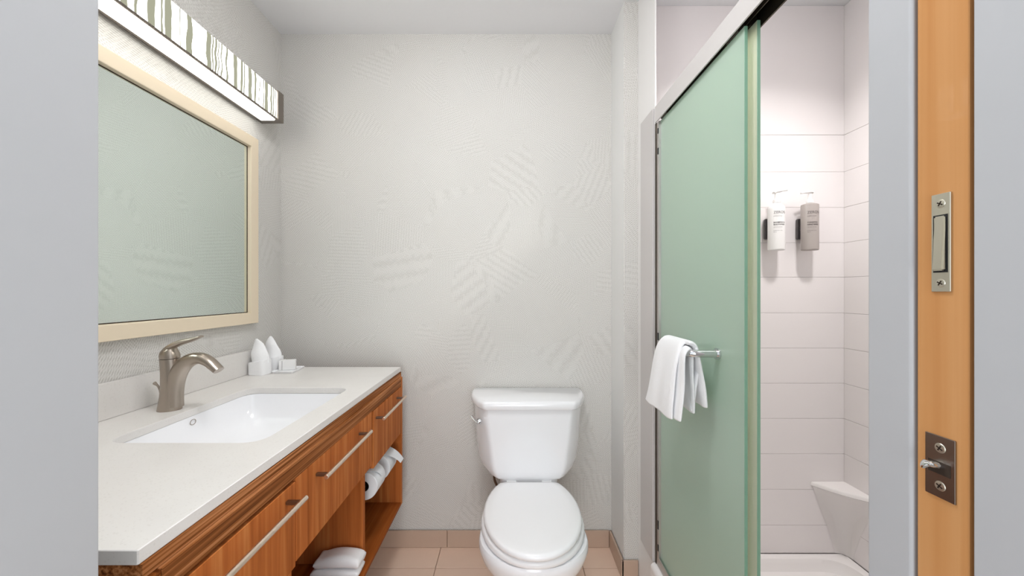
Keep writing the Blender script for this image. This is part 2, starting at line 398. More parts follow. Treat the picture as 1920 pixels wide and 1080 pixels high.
# ------------------------------------------------------------------ vanity
VN, VF, FX, ZT = .498, 1.703, -.490, .889
van = thing('vanity_cabinet', (-.80, 1.10, .268), 'floating teak vanity cabinet with drawers under the white countertop', 'cabinet')
WX = XL+.002
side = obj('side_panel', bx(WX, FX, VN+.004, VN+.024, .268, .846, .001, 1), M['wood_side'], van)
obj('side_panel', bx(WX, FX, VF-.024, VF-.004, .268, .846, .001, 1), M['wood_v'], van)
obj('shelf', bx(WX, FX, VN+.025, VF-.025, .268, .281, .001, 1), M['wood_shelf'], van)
for y in (1.296, .852): obj('divider', bx(WX+.02, -.512, y, y+.02, .282, .715, .001, 1), M['wood_v'], van)
obj('back_panel', bx(WX, WX+.018, VN+.025, VF-.025, .282, .72), M['wood_v'], van)
for y0, y1 in ((.524, .850), (.874, 1.294), (1.318, 1.677)): obj('niche_top', bx(WX+.02, -.512, y0, y1, .600, .612), M['wood_v'], van)
obj('top_strip', bx(-.56, FX-.006, VN+.003, VF-.003, .847, .8675), M['wood_h'], van)
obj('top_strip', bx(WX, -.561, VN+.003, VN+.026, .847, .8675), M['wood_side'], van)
obj('top_rail', bx(-.510, FX, VN+.025, VF-.025, .808, .846, .001, 1), M['wood_h'], van)
def pull(par, y0, y1, z=.773, x=-.457):
    bm = bmesh.new(); cyl(bm, (x, y0, z), .0058, y1-y0, 'y', 16)
    bmesh.ops.bevel(bm, geom=[e for e in bm.edges if abs(e.verts[0].co.y-e.verts[1].co.y) < 1e-6], offset=.001, segments=1, affect='EDGES')
    h = obj('handle', bm, M['pull'], par); h['label'] = 'brushed nickel bar pull'
    for y in (y0+.018, y1-.018): obj('post', bx(FX, x-.002, y-.005, y+.005, z-.005, z+.003, .001, 1), M['nickel_dark'], h)
d1 = obj('drawer', bx(-.508, FX, VN+.027, .850, .606, .801, .0012, 1), M['wood_v'], van); pull(d1, .550, .834)
d2 = obj('drawer_front', bx(-.508, FX, .8525, 1.322, .615, .8075, .0012, 1), M['wood_v'], van); pull(d2, .924, 1.228)
d3 = obj('drawer', bx(-.508, FX, 1.338, VF-.027, .596, .804, .0012, 1), M['wood_v'], van); pull(d3, 1.346, 1.632)

# countertop with sink cut-out
SX0, SX1, SY0, SY1 = -.937, -.574, .8516, 1.336
bm = bmesh.new()
outer = rpoly([(WX, VN), (-.499, VN), (-.499, VF), (WX, VF)], .0015, 1)
inner = rrect(SX0, SX1, SY0, SY1, .05, 8)
def loop(bm, pts, z):
    v = [bm.verts.new((p.x, p.y, z)) for p in pts]
    return v, [bm.edges.new((v[i], v[(i+1) % len(v)])) for i in range(len(v))]
tops = []
for z in (.868, ZT):
    vo, eo = loop(bm, outer, z); vi, ei = loop(bm, inner, z)
    bmesh.ops.triangle_fill(bm, use_beauty=True, edges=eo+ei)
    tops.append((vo, vi))
for k in (0, 1):
    a, b_ = tops[0][k], tops[1][k]
    for i in range(len(a)):
        j = (i+1) % len(a); bm.faces.new((a[i], a[j], b_[j], b_[i]))
ct = thing('countertop', (-.80, 1.10, .868), 'white speckled quartz countertop with sink cutout on the teak vanity', 'countertop')
slab = obj('slab', bm, M['quartz'], ct)
mod = slab.modifiers.new('bevel', 'BEVEL'); mod.width = .0015; mod.segments = 2; mod.limit_method = 'ANGLE'; mod.angle_limit = math.radians(50)
obj('backsplash', bx(WX, -1.09, VN+.001, VF-.001, ZT+.0005, .987, .0012, 2), M['quartz'], ct)

sk = thing('sink', (-.755, 1.094, .72), 'white rectangular undermount sink basin in the countertop', 'sink')
cx, cy_ = (SX0+SX1)/2, (SY0+SY1)/2
levels = [(.204, .262, .052, .8675), (.183, .243, .050, .8675), (.181, .241, .05, .855), (.176, .234, .055, .82), (.166, .222, .065, .79), (.148, .20, .075, .768), (.11, .155, .07, .752), (.06, .08, .05, .745), (.024, .024, .024, .742)]
bm = bmesh.new(); rings = []
for hx, hy, r, z in levels: rings.append(ring(rrect(cx-hx, cx+hx, cy_-hy, cy_+hy, r, 7), z))
for hx, hy, r, z in ((.024, .024, .024, .725), (.12, .17, .07, .735), (.18, .235, .06, .775), (.204, .262, .052, .855)):
    rings.append(ring(rrect(cx-hx, cx+hx, cy_-hy, cy_+hy, r, 7), z))
loft(bm, rings, False, False)
R0 = [v for v in bm.verts]; n = len(rings[0])
bm.verts.ensure_lookup_table()
last = [bm.verts[i] for i in range(len(bm.verts)-n, len(bm.verts))]; fst = [bm.verts[i] for i in range(n)]
for i in range(n): bm.faces.new((last[i], last[(i+1) % n], fst[(i+1) % n], fst[i]))
obj('basin', bm, M['porcelain'], sk, smooth=50)
bm = bmesh.new(); lathe(bm, (cx, cy_), [(.022, .744), (.0235, .7445), (.021, .7475), (.006, .7485)], 24); obj('drain', bm, M['nickel'], sk)
bm = bmesh.new()
import itertools
def torus(bm, c, R, r, ax, n=28, m=10, sy=1, sz=1):
    rings = []
    for i in range(n):
        a = 2*PI*i/n; rr = []
        for j in range(m):
            b = 2*PI*j/m; d = R+r*math.cos(b)
            if ax == 'x': rr.append(Vector((c[0]+r*math.sin(b), c[1]+d*math.cos(a)*sy, c[2]+d*math.sin(a)*sz)))
            else: rr.append(Vector((c[0]+d*math.cos(a), c[1]+d*math.sin(a), c[2]+r*math.sin(b))))
        rings.append(rr)
    loft(bm, rings+[rings[0]], False, False); bmesh.ops.remove_doubles(bm, verts=bm.verts[:], dist=1e-6)
torus(bm, (SX0+.0035, 1.094, .851), .0085, .0009, 'x', sy=1.15, sz=.9); of = obj('overflow_ring', bm, M['nickel'], sk)

# faucet
fa = thing('faucet', (-.999, 1.09, ZT), 'brushed nickel single lever faucet with arched spout behind the sink', 'faucet')
bm = bmesh.new(); rings = []
for z, x0, x1, ry in ((.8892, -1.029, -.969, .0270), (.893, -1.0285, -.9685, .0268), (.905, -1.0260, -.9690, .0262), (.930, -1.0215, -.9700, .025), (.960, -1.0190, -.9700, .0240), (1.000, -1.0195, -.9720, .0232), (1.030, -1.0215, -.9740, .0236), (1.0390, -1.0222, -.9745, .0236)):
    c, rx = (x0+x1)/2, (x1-x0)/2
    rings.append([Vector((c+rx*math.cos(2*PI*k/28), 1.09+ry*math.sin(2*PI*k/28), z)) for k in range(28)])
loft(bm, rings); obj('body', bm, M['nickel'], fa)
bm = bmesh.new()
pts = cr([(-.992, 1.09, .900), (-.989, 1.09, .945), (-.979, 1.09, .985), (-.962, 1.09, 1.014), (-.938, 1.09, 1.034), (-.910, 1.09, 1.040), (-.884, 1.09, 1.030), (-.865, 1.09, 1.014), (-.854, 1.09, 1.004)], 5)
nn = len(pts); rad = []
for i in range(nn):
    t = i/(nn-1); rad.append((.0225*(1-t)**1.3+.0085+.003*t, .0225-.0045*t))
sweep(bm, pts, rad, 20)
obj('spout', bm, M['nickel'], fa)
bm = bmesh.new(); rings = []
for z, x0, x1, ry in ((1.0405, -1.0222, -.9745, .0236), (1.049, -1.0235, -.9740, .0238), (1.056, -1.0215, -.9765, .0225), (1.064, -1.0120, -.9800, .018), (1.070, -1.003, -.982, .012)):
    c, rx = (x0+x1)/2, (x1-x0)/2
    rings.append([Vector((c+rx*math.cos(2*PI*k/28), 1.09+ry*math.sin(2*PI*k/28), z)) for k in range(28)])
loft(bm, rings)
sweep(bm, cr([(-1.020, 1.09, 1.053), (-1.006, 1.09, 1.065), (-.985, 1.09, 1.078), (-.960, 1.09, 1.088), (-.932, 1.09, 1.095), (-.906, 1.09, 1.104)], 5), [(.0035+.0055*math.sin(PI*min(1, (i+2)/26)), .008+.0085*math.sin(PI*min(1, (i+4)/31))) for i in range(26)], 16)
obj('lever', bm, M['nickel'], fa)
bm = bmesh.new()
sweep(bm, cr([(-1.024, 1.09, .925), (-1.027, 1.09, .945), (-1.033, 1.09, .958), (-1.041, 1.09, .965), (-1.045, 1.09, .968)], 4), [.003]*10+[.0035, .004, .0045, .005, .005, .0045, .003], 12)
obj('lift_rod', bm, M['nickel'], fa)

# ------------------------------------------------------------------ mirror
mi = thing('mirror', (-1.10, 1.10, 1.101), 'large wall mirror in a cream wooden frame above the sink', 'mirror')
MY0, MY1, MZ0, MZ1, FW = .596, 1.604, 1.101, 1.892, .044
def mitre(p, q, inw, names):
    # rail from corner p to q (y,z), inward vector inw
    bm = bmesh.new(); p, q, inw = Vector(p), Vector(q), Vector(inw); d = (q-p).normalized()
    prof = [(-1.108, 0), (-1.086, 0), (-1.085, .001), (-1.085, .041), (-1.0865, FW), (-1.100, FW+.002), (-1.108, FW+.002)]
    R = []
    for base, sgn in ((p, 1), (q, -1)):
        R.append([Vector((x, *(base+inw*w+d*sgn*w))) for x, w in prof])
    loft(bm, R); obj('frame_rail', bm, M['frame'], mi)
mitre((MY0, MZ0), (MY1, MZ0), (0, 1), 0); mitre((MY0, MZ1), (MY1, MZ1), (0, -1), 0)
mitre((MY0, MZ0), (MY0, MZ1), (1, 0), 0); mitre((MY1, MZ0), (MY1, MZ1), (-1, 0), 0)
obj('mirror_glass', bx(-1.106, -1.101, MY0+FW+.003, MY1-FW-.003, MZ0+FW+.003, MZ1-FW-.003), M['mirror'], mi)
bm = bmesh.new()
i0 = FW+.002
for y0, y1, z0, z1 in ((MY0+i0, MY1-i0, MZ0+i0, MZ0+i0+.003), (MY0+i0, MY1-i0, MZ1-i0-.003, MZ1-i0), (MY0+i0, MY0+i0+.0018, MZ0+i0, MZ1-i0), (MY1-i0-.0032, MY1-i0, MZ0+i0, MZ1-i0)):
    box(bm, -1.101, -1.1002, y0, y1, z0, z1)
obj('gasket', bm, M['dark'], mi)

# ------------------------------------------------------------------ vanity lamp
LY0, LY1, LZ0, LZ1 = .537, 1.663, 1.988, 2.118
la = thing('vanity_light', (-1.07, 1.10, LZ0), 'long lit bar lamp with striped glass shade above the mirror', 'lamp')
obj('back_plate', bx(XL+.001, XL+.015, LY0, LY1, LZ0+.004, LZ1), M['nickel'], la)
for y in (LY0, LY1-.040):
    e = obj('end_cap', bx(XL+.001, -1.012, y, y+.040, LZ0, LZ1, .001, 1), M['nickel_dark'], la)
obj('striped_shade', bx(-1.026, -1.019, LY0+.041, LY1-.041, LZ0+.006, LZ1-.004, .001, 1), M['shade'], la)
obj('bottom_diffuser', bx(-1.086, -1.027, LY0+.041, LY1-.041, LZ0-.004, LZ0+.006), M['tray'], la)
obj('front_rail', bx(-1.021, -1.0155, LY0+.041, LY1-.041, LZ0-.001, LZ0+.007, .001, 1), M['nickel_dark'], la)
obj('rear_rail', bx(-1.097, -1.0865, LY0+.041, LY1-.041, LZ0-.004, LZ0+.012, .001, 1), M['nickel_dark'], la)
obj('top_cover', bx(-1.094, -1.027, LY0+.041, LY1-.041, LZ1-.008, LZ1-.005), M['soap'], la)

# unseen ceiling lights: room dome added as fill, shower one follows the bottle shadows
for nm, x, y, r, lb in (('ceiling_light', -.15, .70, .19, 'added unseen round white fill dome over the bathroom floor'), ('ceiling_light', 1.05, .94, .09, 'small round ceiling light inside the shower')):
    t = thing(nm, (x, y, 2.468), lb, 'lamp')
    bm = bmesh.new(); torus(bm, (x, y, 2.478), r, .008, 'z', 36, 10); obj('trim_ring', bm, M['flange'], t)
    bm = bmesh.new()
    if r > .1: lathe(bm, (x, y), [(.02, 2.385), (.07, 2.389), (.115, 2.402), (.150, 2.425), (.172, 2.455), (.178, 2.482)], 36); obj('fill_dome_lens', bm, M['dome'], t)
    else: cyl(bm, (x, y, 2.474), r-.006, .010, 'z', 36); obj('lens', bm, M['bulb'], t)

# ------------------------------------------------------------------ things on the counter
def rolled_cloth(x, y, ang, lab, s=1, seed=0):
    t = thing('folded_facecloth', (x, y, ZT), lab, 'facecloth', 'pointed facecloths on the counter')
    bm = bmesh.new()
    rings = []
    for z, k in ((.0005, .96), (.004, 1), (.030, 1.0), (.054, .98), (.057, .95)):
        rings.append([Vector((x+p.x*k, y+p.y*k, ZT+z*s+(.006 if z > .05 else 0)*p.x/.04)) for p in rrect(-.039*s, .036*s, -.030*s, .030*s, .020, 6)])
    loft(bm, rings); wobble(bm, .0016, 40, seed); rotz(bm, ang, (x, y, 0)); obj('band', bm, M['cloth'], t, smooth=60)
    bm = bmesh.new(); rings = []; m = 9
    for i in range(m+1):
        u = i/m; z = .05+.100*u
        w = .034*(1-u**2.6)+.0035; dd = .022*(1-u**1.6)+.003
        xo = -.006*u-.010*u*u
        rings.append([Vector((x+xo+w*math.cos(2*PI*k/24)*(1+.10*math.sin(3*2*PI*k/24+u*2)), y+dd*math.sin(2*PI*k/24)+.003*math.sin(u*9+seed), ZT+z*s)) for k in range(24)])
    loft(bm, rings); wobble(bm, .0035, 28, seed+3); rotz(bm, ang, (x, y, 0)); obj('pointed_fold', bm, M['cloth'], t, smooth=60)
    return t
rolled_cloth(-1.045, 1.555, -.12, 'white folded facecloth with pointed top beside the backsplash, nearer of two', 1, 1)
rolled_cloth(-1.045, 1.640, -.20, 'white folded facecloth with notched pointed tip, farther of two near the back corner', 1, 5)
tr = thing('soap_tray', (-.965, 1.615, ZT), 'small flat white tray on the counter beside the folded facecloths', 'tray')
bm = bmesh.new(); P = [(-1.005, 1.562), (-.915, 1.562), (-.925, 1.68), (-1.0, 1.68)]
rg = [ring(rpoly([((p[0]+.96)*k-.96, (p[1]-1.62)*k+1.62) for p in P], .006, 3), z) for k, z in ((.93, ZT+.0006), (1.0, ZT+.009), (.985, ZT+.010), (.95, ZT+.0062))]
loft(bm, rg); obj('dish', bm, M['porcelain'], tr)
bm = bx(-.984, -.934, 1.606, 1.626, ZT+.0066, ZT+.050, .0015, 2); rotz(bm, .25, (-.96, 1.616, 0))
tag(obj('soap_box', bm, M['soap']), 'white soap carton standing on the flat white tray', 'box')
bm = bx(-.998, -.985, 1.600, 1.640, ZT+.0066, ZT+.048, .0015, 2); rotz(bm, .1, (-.99, 1.62, 0))
tag(obj('soap_box', bm, M['soap']), 'narrow white carton on the tray, between the facecloth and the wider carton', 'box')

# ------------------------------------------------------------------ toilet paper
RX, RZ = -.540, .514
for y0, y1, lb, fl_ in ((1.372, 1.462, 'nearer toilet paper roll hanging in the right niche of the vanity', 0), (1.515, 1.608, 'farther toilet paper roll with pointed loose end in the vanity niche', 1)):
    t = thing('toilet_paper_roll', (RX, (y0+y1)/2, RZ-.052), lb, 'toilet paper', 'toilet paper rolls in the vanity niche')
    bm = bmesh.new(); n = 40
    rings = [[Vector((RX+r*math.cos(2*PI*k/n), y, RZ+r*math.sin(2*PI*k/n))) for k in range(n)] for r, y in ((.020, y0), (.0505, y0), (.052, y0+.002), (.052, y1-.002), (.0505, y1), (.020, y1), (.020, y0))]
    loft(bm, rings, False, False); bmesh.ops.remove_doubles(bm, verts=bm.verts[:], dist=1e-6)
    obj('paper', bm, M['tissue'], t)
    bm = bmesh.new(); rings = [[Vector((RX+r*math.cos(2*PI*k/n), y, RZ+r*math.sin(2*PI*k/n))) for k in range(n)] for r, y in ((.0198, y0+.001), (.0198, y1-.001), (.0185, y1-.001), (.0185, y0+.001), (.0198, y0+.001))]
    loft(bm, rings, False, False); bmesh.ops.remove_doubles(bm, verts=bm.verts[:], dist=1e-6)
    obj('core', bm, M['core'], t)
    bm = bmesh.new(); a, b_ = [], []
    A0, A1 = (1.35, .15) if fl_ else (1.6, .35)
    steps = 9
    for i in range(steps+1):
        u = i/steps; an = A0+(A1-A0)*u; lift = .0008+(.030*u*u if fl_ else .006*u*u*math.sin(u*3))
        r = .0523+lift
        ya, yb = (y0+.002+(y1-y0)*.46*u, y1-.001-(y1-y0)*(.05 if fl_ else .46)*u)
        for lst, rr in ((a, r), (b_, r+.0009)):
            lst.append([Vector((RX+rr*math.cos(an), ya+(yb-ya)*k/4, RZ+rr*math.sin(an)-(.012*u*u if fl_ else 0))) for k in range(5)])
    rows = [a_+b2[::-1] for a_, b2 in zip(a, b_)]
    loft(bm, rows); obj('loose_end', bm, M['tissue'], t)
th = thing('toilet_paper_holder', (RX, 1.50, RZ-.02), 'nickel rod holders carrying the two toilet paper rolls in the niche', 'holder')
bm = bmesh.new(); cyl(bm, (RX, 1.3165, RZ), .0075, 1.677-1.3165, 'y', 18); obj('rod', bm, M['nickel_dark'], th)
for y in (1.3165, 1.6710): bm = bmesh.new(); cyl(bm, (RX, y, RZ), .017, .006, 'y', 22); obj('flange', bm, M['nickel_dark'], th)

# ------------------------------------------------------------------ folded towels on the vanity shelf
def folded_towel(x0, x1, y0, y1, z0, h, lab, seed, layers=2, fr=.012):
    # a folded cloth: each fold is a rounded lip toward the camera (low y)
    t = thing('folded_towel', ((x0+x1)/2, (y0+y1)/2, z0), lab, 'towel', 'towels folded on the vanity shelf')
    for k in range(layers):
        za, zb = z0+h*k/layers+.0004, z0+h*(k+1)/layers
        prof = []; m = 7; r = (zb-za)/2; ys = y0+(.004 if k else 0)
        for i in range(m+1):
            a = -PI/2-PI*i/m; prof.append((ys+r+r*math.cos(a), (za+zb)/2+r*math.sin(a)))
        for i in range(1, 9): prof.append((ys+r+(y1-ys-2*r)*i/8, zb))
        for i in range(1, m): 
            a = PI/2-PI*i/m; prof.append((y1-r+r*math.cos(a), (za+zb)/2+r*math.sin(a)))
        for i in range(8, 0, -1): prof.append((ys+r+(y1-ys-2*r)*i/8, za))
        rings = []
        nx = 22
        for i in range(nx+1):
            u = i/nx; x = x0+(x1-x0)*u
            q = min(1, min(u, 1-u)*nx/2.2+.35); q = math.sin(q*PI/2)
            cz = (za+zb)/2
            bul = .012*(h > .03)*math.sin(PI*min(1, (1-u)*1.15))*(k == layers-1)
            rings.append([Vector((x, p[0], cz+(p[1]-cz)*q+(bul if p[1] > cz else bul*.3))) for p in prof])
        bm = bmesh.new(); loft(bm, rings)
        for v in bm.verts:
            d = noise.noise_vector(v.co*22+Vector((seed+k*3, 0, 0)))
            v.co += Vector((d.x*.003, d.y*.002, abs(d.z)*.0018*(v.co.z > z0+.002)))
        obj('fold_layer', bm, M['terry'], t, smooth=70)
    return t
folded_towel(-.660, -.503, 1.226, 1.292, .2816, .026, 'folded white washcloth at the bottom of the pair on the vanity shelf', 2, 1)
folded_towel(-.650, -.500, 1.226, 1.292, .3085, .033, 'folded white washcloth on top of the pair on the vanity shelf', 9, 1)

# ------------------------------------------------------------------ toilet
TX = .084
to = thing('toilet', (TX, 1.45, 0), 'white two piece toilet with closed lid against the back wall', 'toilet')
def half(poly): return [Vector((TX-p[0], p[1])) for p in poly]
def tank_ring(hw, hf, yf, yb, z, k=1):
    L = [(hw*.985, yb), (hw, yb-.035), (hw*.985, yb-(yb-yf)*.42), (hw*.925, yb-(yb-yf)*.63), (hf+(hw-hf)*.45, yb-(yb-yf)*.84), (hf+.005, yf+.004)]
    pts = [(TX+a, b) for a, b in L] + [(TX-a, b) for a, b in L[::-1]]
    return ring(rpoly(pts, [.012]+[.02]*4+[.012, .012]+[.02]*4+[.012], 3), z)
bm = bmesh.new()
loft(bm, [tank_ring(*a) for a in ((.150, .112, 1.584, 1.775, .436), (.180, .128, 1.576, 1.778, .4365), (.202, .136, 1.573, 1.780, .445), (.219, .143, 1.572, 1.782, .468), (.230, .150, 1.571, 1.784, .50), (.239, .160, 1.569, 1.785, .58), (.244, .170, 1.567, 1.786, .66), (.249, .177, 1.565, 1.787, .7345))])
obj('tank', bm, M['porcelain'], to, smooth=50)
bm = bmesh.new()
loft(bm, [tank_ring(*a) for a in ((.250, .176, 1.562, 1.790, .7355), (.258, .184, 1.555, 1.792, .7365), (.262, .187, 1.552, 1.793, .742), (.262, .187, 1.552, 1.793, .759), (.259, .184, 1.555, 1.792, .767), (.252, .178, 1.562, 1.788, .7715))])
obj('tank_lid', bm, M['porcelain'], to, smooth=50)
def egg(hw, yf, yw, ybk, bb_, z, n=40, p=2.0):
    """outline, front ellipse to yf, back ellipse of length bb_ clipped flat at ybk"""
    out = []
    for k in range(n):
        a = 2*PI*k/n
        x = hw*math.copysign(abs(math.cos(a))**(2/p), math.cos(a)); s = math.sin(a)
        y = yw-(yw-yf)*abs(s)**(2/p) if s < 0 else yw+bb_*s
        if y > ybk:
            y = ybk
        out.append(Vector((TX+x, y, z)))
    # points beyond the clip slide on the flat edge
    return out
bm = bmesh.new()
loft(bm, [egg(.13, 1.30, 1.47, 1.70, .26, 0.0005), egg(.128, 1.29, 1.46, 1.70, .26, .03), egg(.115, 1.275, 1.44, 1.69, .26, .12), egg(.125, 1.24, 1.40, 1.68, .30, .19), egg(.158, 1.185, 1.35, 1.66, .34, .26), egg(.182, 1.150, 1.32, 1.64, .35, .315), egg(.191, 1.137, 1.305, 1.63, .36, .355), egg(.190, 1.138, 1.305, 1.63, .36, .372), egg(.186, 1.142, 1.305, 1.62, .36, .379)])
box_rings = [ring(rrect(TX-hx, TX+hx, 1.585, 1.765, .03, 4), z) for hx, z in ((.09, .0005), (.10, .20), (.115, .34), (.125, .41), (.125, .430), (.12, .4355))]
obj('bowl', bm, M['porcelain'], to, smooth=60)
bm = bmesh.new(); loft(bm, box_rings); obj('tank_platform', bm, M['porcelain'], to, smooth=60)
bm = bmesh.new()
loft(bm, [egg(.182, 1.140, 1.365, 1.575, .275, .3805), egg(.187, 1.134, 1.365, 1.578, .28, .385), egg(.187, 1.134, 1.365, 1.578, .28, .397), egg(.183, 1.138, 1.365, 1.575, .275, .4035), egg(.172, 1.150, 1.365, 1.57, .265, .4045)])
obj('seat', bm, M['seat'], to, smooth=60)
bm = bmesh.new()
loft(bm, [egg(.171, 1.138, 1.375, 1.570, .265, .4075), egg(.178, 1.129, 1.375, 1.573, .27, .411), egg(.1795, 1.127, 1.375, 1.573, .27, .420), egg(.177, 1.130, 1.375, 1.571, .268, .427), egg(.169, 1.140, 1.375, 1.566, .262, .4305), egg(.143, 1.165, 1.375, 1.556, .235, .4318)])
obj('seat_lid', bm, M['seat'], to, smooth=60)
for s in (-1, 1):
    obj('hinge', bx(TX+s*.075-.022, TX+s*.075+.022, 1.5755, 1.592, .405, .428, .004, 2), M['seat'], to)
# flush lever on the tank's left front corner
bm = bmesh.new(); c0 = Vector((-.1275, 1.590, .680)); nrm = Vector((-.62, -.78, 0)).normalized(); tg = Vector((-.78, .62, 0))
for r, a, b_ in ((.013, -.002, .006), (.007, .006, .014)):
    loft(bm, [[c0+nrm*h+tg*r*math.cos(2*PI*k/18)+Vector((0, 0, 1))*r*math.sin(2*PI*k/18) for k in range(18)] for h in (a, b_)])
sweep(bm, cr([c0+nrm*.015-tg*.010+Vector((0, 0, -.004)), c0+nrm*.017, c0+nrm*.017+tg*.016+Vector((0, 0, .009)), c0+nrm*.015+tg*.033+Vector((0, 0, .020))], 5), [(.0075, .0045)]*16, 12, Vector((0, 0, 1)))
e = obj('flush_lever', bm, M['chrome'], to); e['label'] = 'chrome flush lever'
bm = bmesh.new(); sweep(bm, cr([(-.068, 1.70, .455), (-.070, 1.70, .42), (-.068, 1.705, .37), (-.050, 1.715, .32), (-.040, 1.73, .25), (-.050, 1.755, .20), (-.055, 1.785, .19)], 5), .0055, 12, Vector((1, 0, 0)))
obj('supply_hose', bm, M['hose'], to)
bm = bmesh.new(); cyl(bm, (-.055, 1.772, .19), .014, .027, 'y', 20); cyl(bm, (-.055, 1.745, .19), .009, .03, 'y', 16); obj('shutoff_valve', bm, M['chrome'], to)

# ------------------------------------------------------------------ shower
pan = thing('shower_pan', (1.0, 1.03, 0), 'white acrylic shower pan with raised threshold behind the glass doors', 'shower pan')
bm = bmesh.new()
X0, X1, Y0, Y1 = .575, 1.463, .447, 1.619
def PR(ins, r, z): return ring(rrect(X0+ins, X1-ins, Y0+ins, Y1-ins, r, 10), z)
loft(bm, [PR(0, .004, .001), PR(0, .004, .088), PR(.003, .006, .0915), PR(.024, .10, .0915), PR(.030, .10, .087), PR(.034, .10, .070), PR(.048, .10, .048), PR(.09, .11, .040), PR(.25, .10, .034)])
obj('basin', bm, M['pan'], pan, smooth=40)
bm = bmesh.new()
prof = [(.537, .001), (.537, .185), (.540, .198), (.548, .2045), (.560, .2055), (.600, .2055), (.612, .200), (.618, .185), (.622, .0925), (.578, .0925), (.574, .001)]
loft(bm, [[Vector((x, y, z)) for x, z in prof] for y in (.447, 1.402, 1.411)]); obj('threshold', bm, M['pan'], pan, smooth=50)

en = thing('shower_door_frame', (.58, .93, .2055), 'satin aluminium header, wall jamb and track framing the shower doors', 'door frame')
bm = bmesh.new(); box(bm, .552, .556, .447, 1.405, 1.874, 1.935); box(bm, .556, .604, .447, 1.405, 1.931, 1.935)
h = obj('header', bm, M['alu_light'], en)
bm = bmesh.new(); box(bm, .604, .608, .447, 1.405, 1.874, 1.935); box(bm, .579, .581, .447, 1.405, 1.888, 1.931); box(bm, .5565, .6035, .447, 1.404, 1.924, 1.9305); obj('inner_channel', bm, M['alu_dark'], h)
obj('wall_jamb', bx(.5475, .5545, 1.418, 1.548, .2, 1.935, .0015, 2), M['alu_light'], en)
obj('jamb_channel', bx(.5545, .606, 1.4015, 1.4125, .2062, 1.873), M['alu_dark'], en)
obj('bottom_track', bx(.556, .606, .449, 1.400, .206, .214, .001, 1), M['alu'], en)
obj('track_fin', bx(.557, .560, .449, 1.400, .214, .240, .0005, 1), M['alu'], en)
def glassdoor(x0, x1, y0, y1, z0, z1, lab, gm='glass'):
    bm = bx(x0, x1, y0, y1, z0, z1, .0006, 1)
    bm.normal_update()
    for f in bm.faces: f.material_index = 0 if abs(f.normal.x) > .9 else 1
    t = thing('shower_door', ((x0+x1)/2, (y0+y1)/2, z0), lab, 'shower door', 'sliding frosted shower doors')
    obj('glass_panel', bm, [M[gm], M['glass_edge']], t, smooth=0)
    for y in (y0+.045, y1-.045): obj('hanger', bx((x0+x1)/2-.008, (x0+x1)/2+.008, y-.025, y+.025, z1+.0002, 1.923, .001, 1), M['alu_dark'], t)
    return t
gd = glassdoor(.566, .574, .892, 1.396, .2155, 1.8760, 'outer frosted green glass sliding door carrying the towel bar')
gi = glassdoor(.590, .598, .882, 1.390, .2155, 1.883, 'inner frosted green glass sliding door, only its near edge visible behind the outer one', 'glass_inner')
st = obj('edge_strip', bx(.5575, .5658, 1.383, 1.4005, .216, 1.8725), M['alu'], gd)
for y_, hh in ((245, .010), (283, .012), (631, .014), (985, .016), (1028, .012)):
    z = 1.237-(y_-546)*1.385/695
    if z-hh < .216: z = .216+hh
    obj('bumper', bx(.5555, .5574, 1.384, 1.3905, z-hh, min(z+hh, 1.865), .0005, 1), M['black'], gd)
# towel bar
BX, BZ = .487, 1.068
tb = thing('towel_bar', (.527, 1.095, BZ), 'chrome towel bar handle mounted on the frosted shower door', 'towel bar')
bm = bmesh.new()
path = [(.5655, 1.003, BZ), (.545, 1.003, BZ), (.515, 1.003, BZ), (.500, 1.0045, BZ), (.491, 1.010, BZ), (.487, 1.022, BZ), (.487, 1.05, BZ), (.487, 1.13, BZ), (.487, 1.158, BZ), (.491, 1.170, BZ), (.500, 1.1755, BZ), (.515, 1.177, BZ), (.545, 1.177, BZ), (.5655, 1.177, BZ)]
sweep(bm, path, .0105, 20, Vector((0, 0, 1))); obj('bar', bm, M['chrome'], tb, smooth=60)
for y in (1.003, 1.177):
    bm = bmesh.new(); cyl(bm, (.560, y, BZ), .0155, .0056, 'x', 24, .0155); obj('mount', bm, M['chrome'], tb)
# hand towel
tw = thing('hand_towel', (.49, 1.09, .875), 'white terry hand towel draped over the chrome bar on the shower door', 'towel')
def drape(path, thick, ynear, yfar, seed, name):
    P = cr([(a, 0, b) for a, b in path], 7); n = len(P); m = 16
    A, B = [], []
    for i, p in enumerate(P):
        t = (P[min(i+1, n-1)]-P[max(i-1, 0)]).normalized(); nr = Vector((-t.z, 0, t.x)); u = i/(n-1)
        ya, yb = ynear(u), yfar(u); ra, rb = [], []
        for k in range(m+1):
            v = k/m; y = ya+(yb-ya)*v
            e = .5*thick*(math.sin(PI*min(1, min(v, 1-v)*m/1.6+.22)/2))
            eu = min(1, min(u, 1-u)*n/1.5+.35)
            w = noise.noise(Vector((u*5+seed, v*3.5, seed)))*.006*(1-math.exp(-abs(u-.5)*6))
            dz = noise.noise(Vector((v*3+seed*3, 1, u)))*.010*(abs(u-.5)*2)**3
            c = Vector((p.x+w, y, p.z+dz))
            ra.append(c+nr*e*eu); rb.append(c-nr*e*eu)
        A.append(ra); B.append(rb)
    bm = bmesh.new(); rows = [a+b[::-1] for a, b in zip(A, B)]
    loft(bm, rows)
    o = obj(name, bm, M['terry'], tw, smooth=70); s = o.modifiers.new('s', 'SUBSURF'); s.levels = 1; s.render_levels = 1
    return o
lerp = lambda a, b, t: a+(b-a)*t
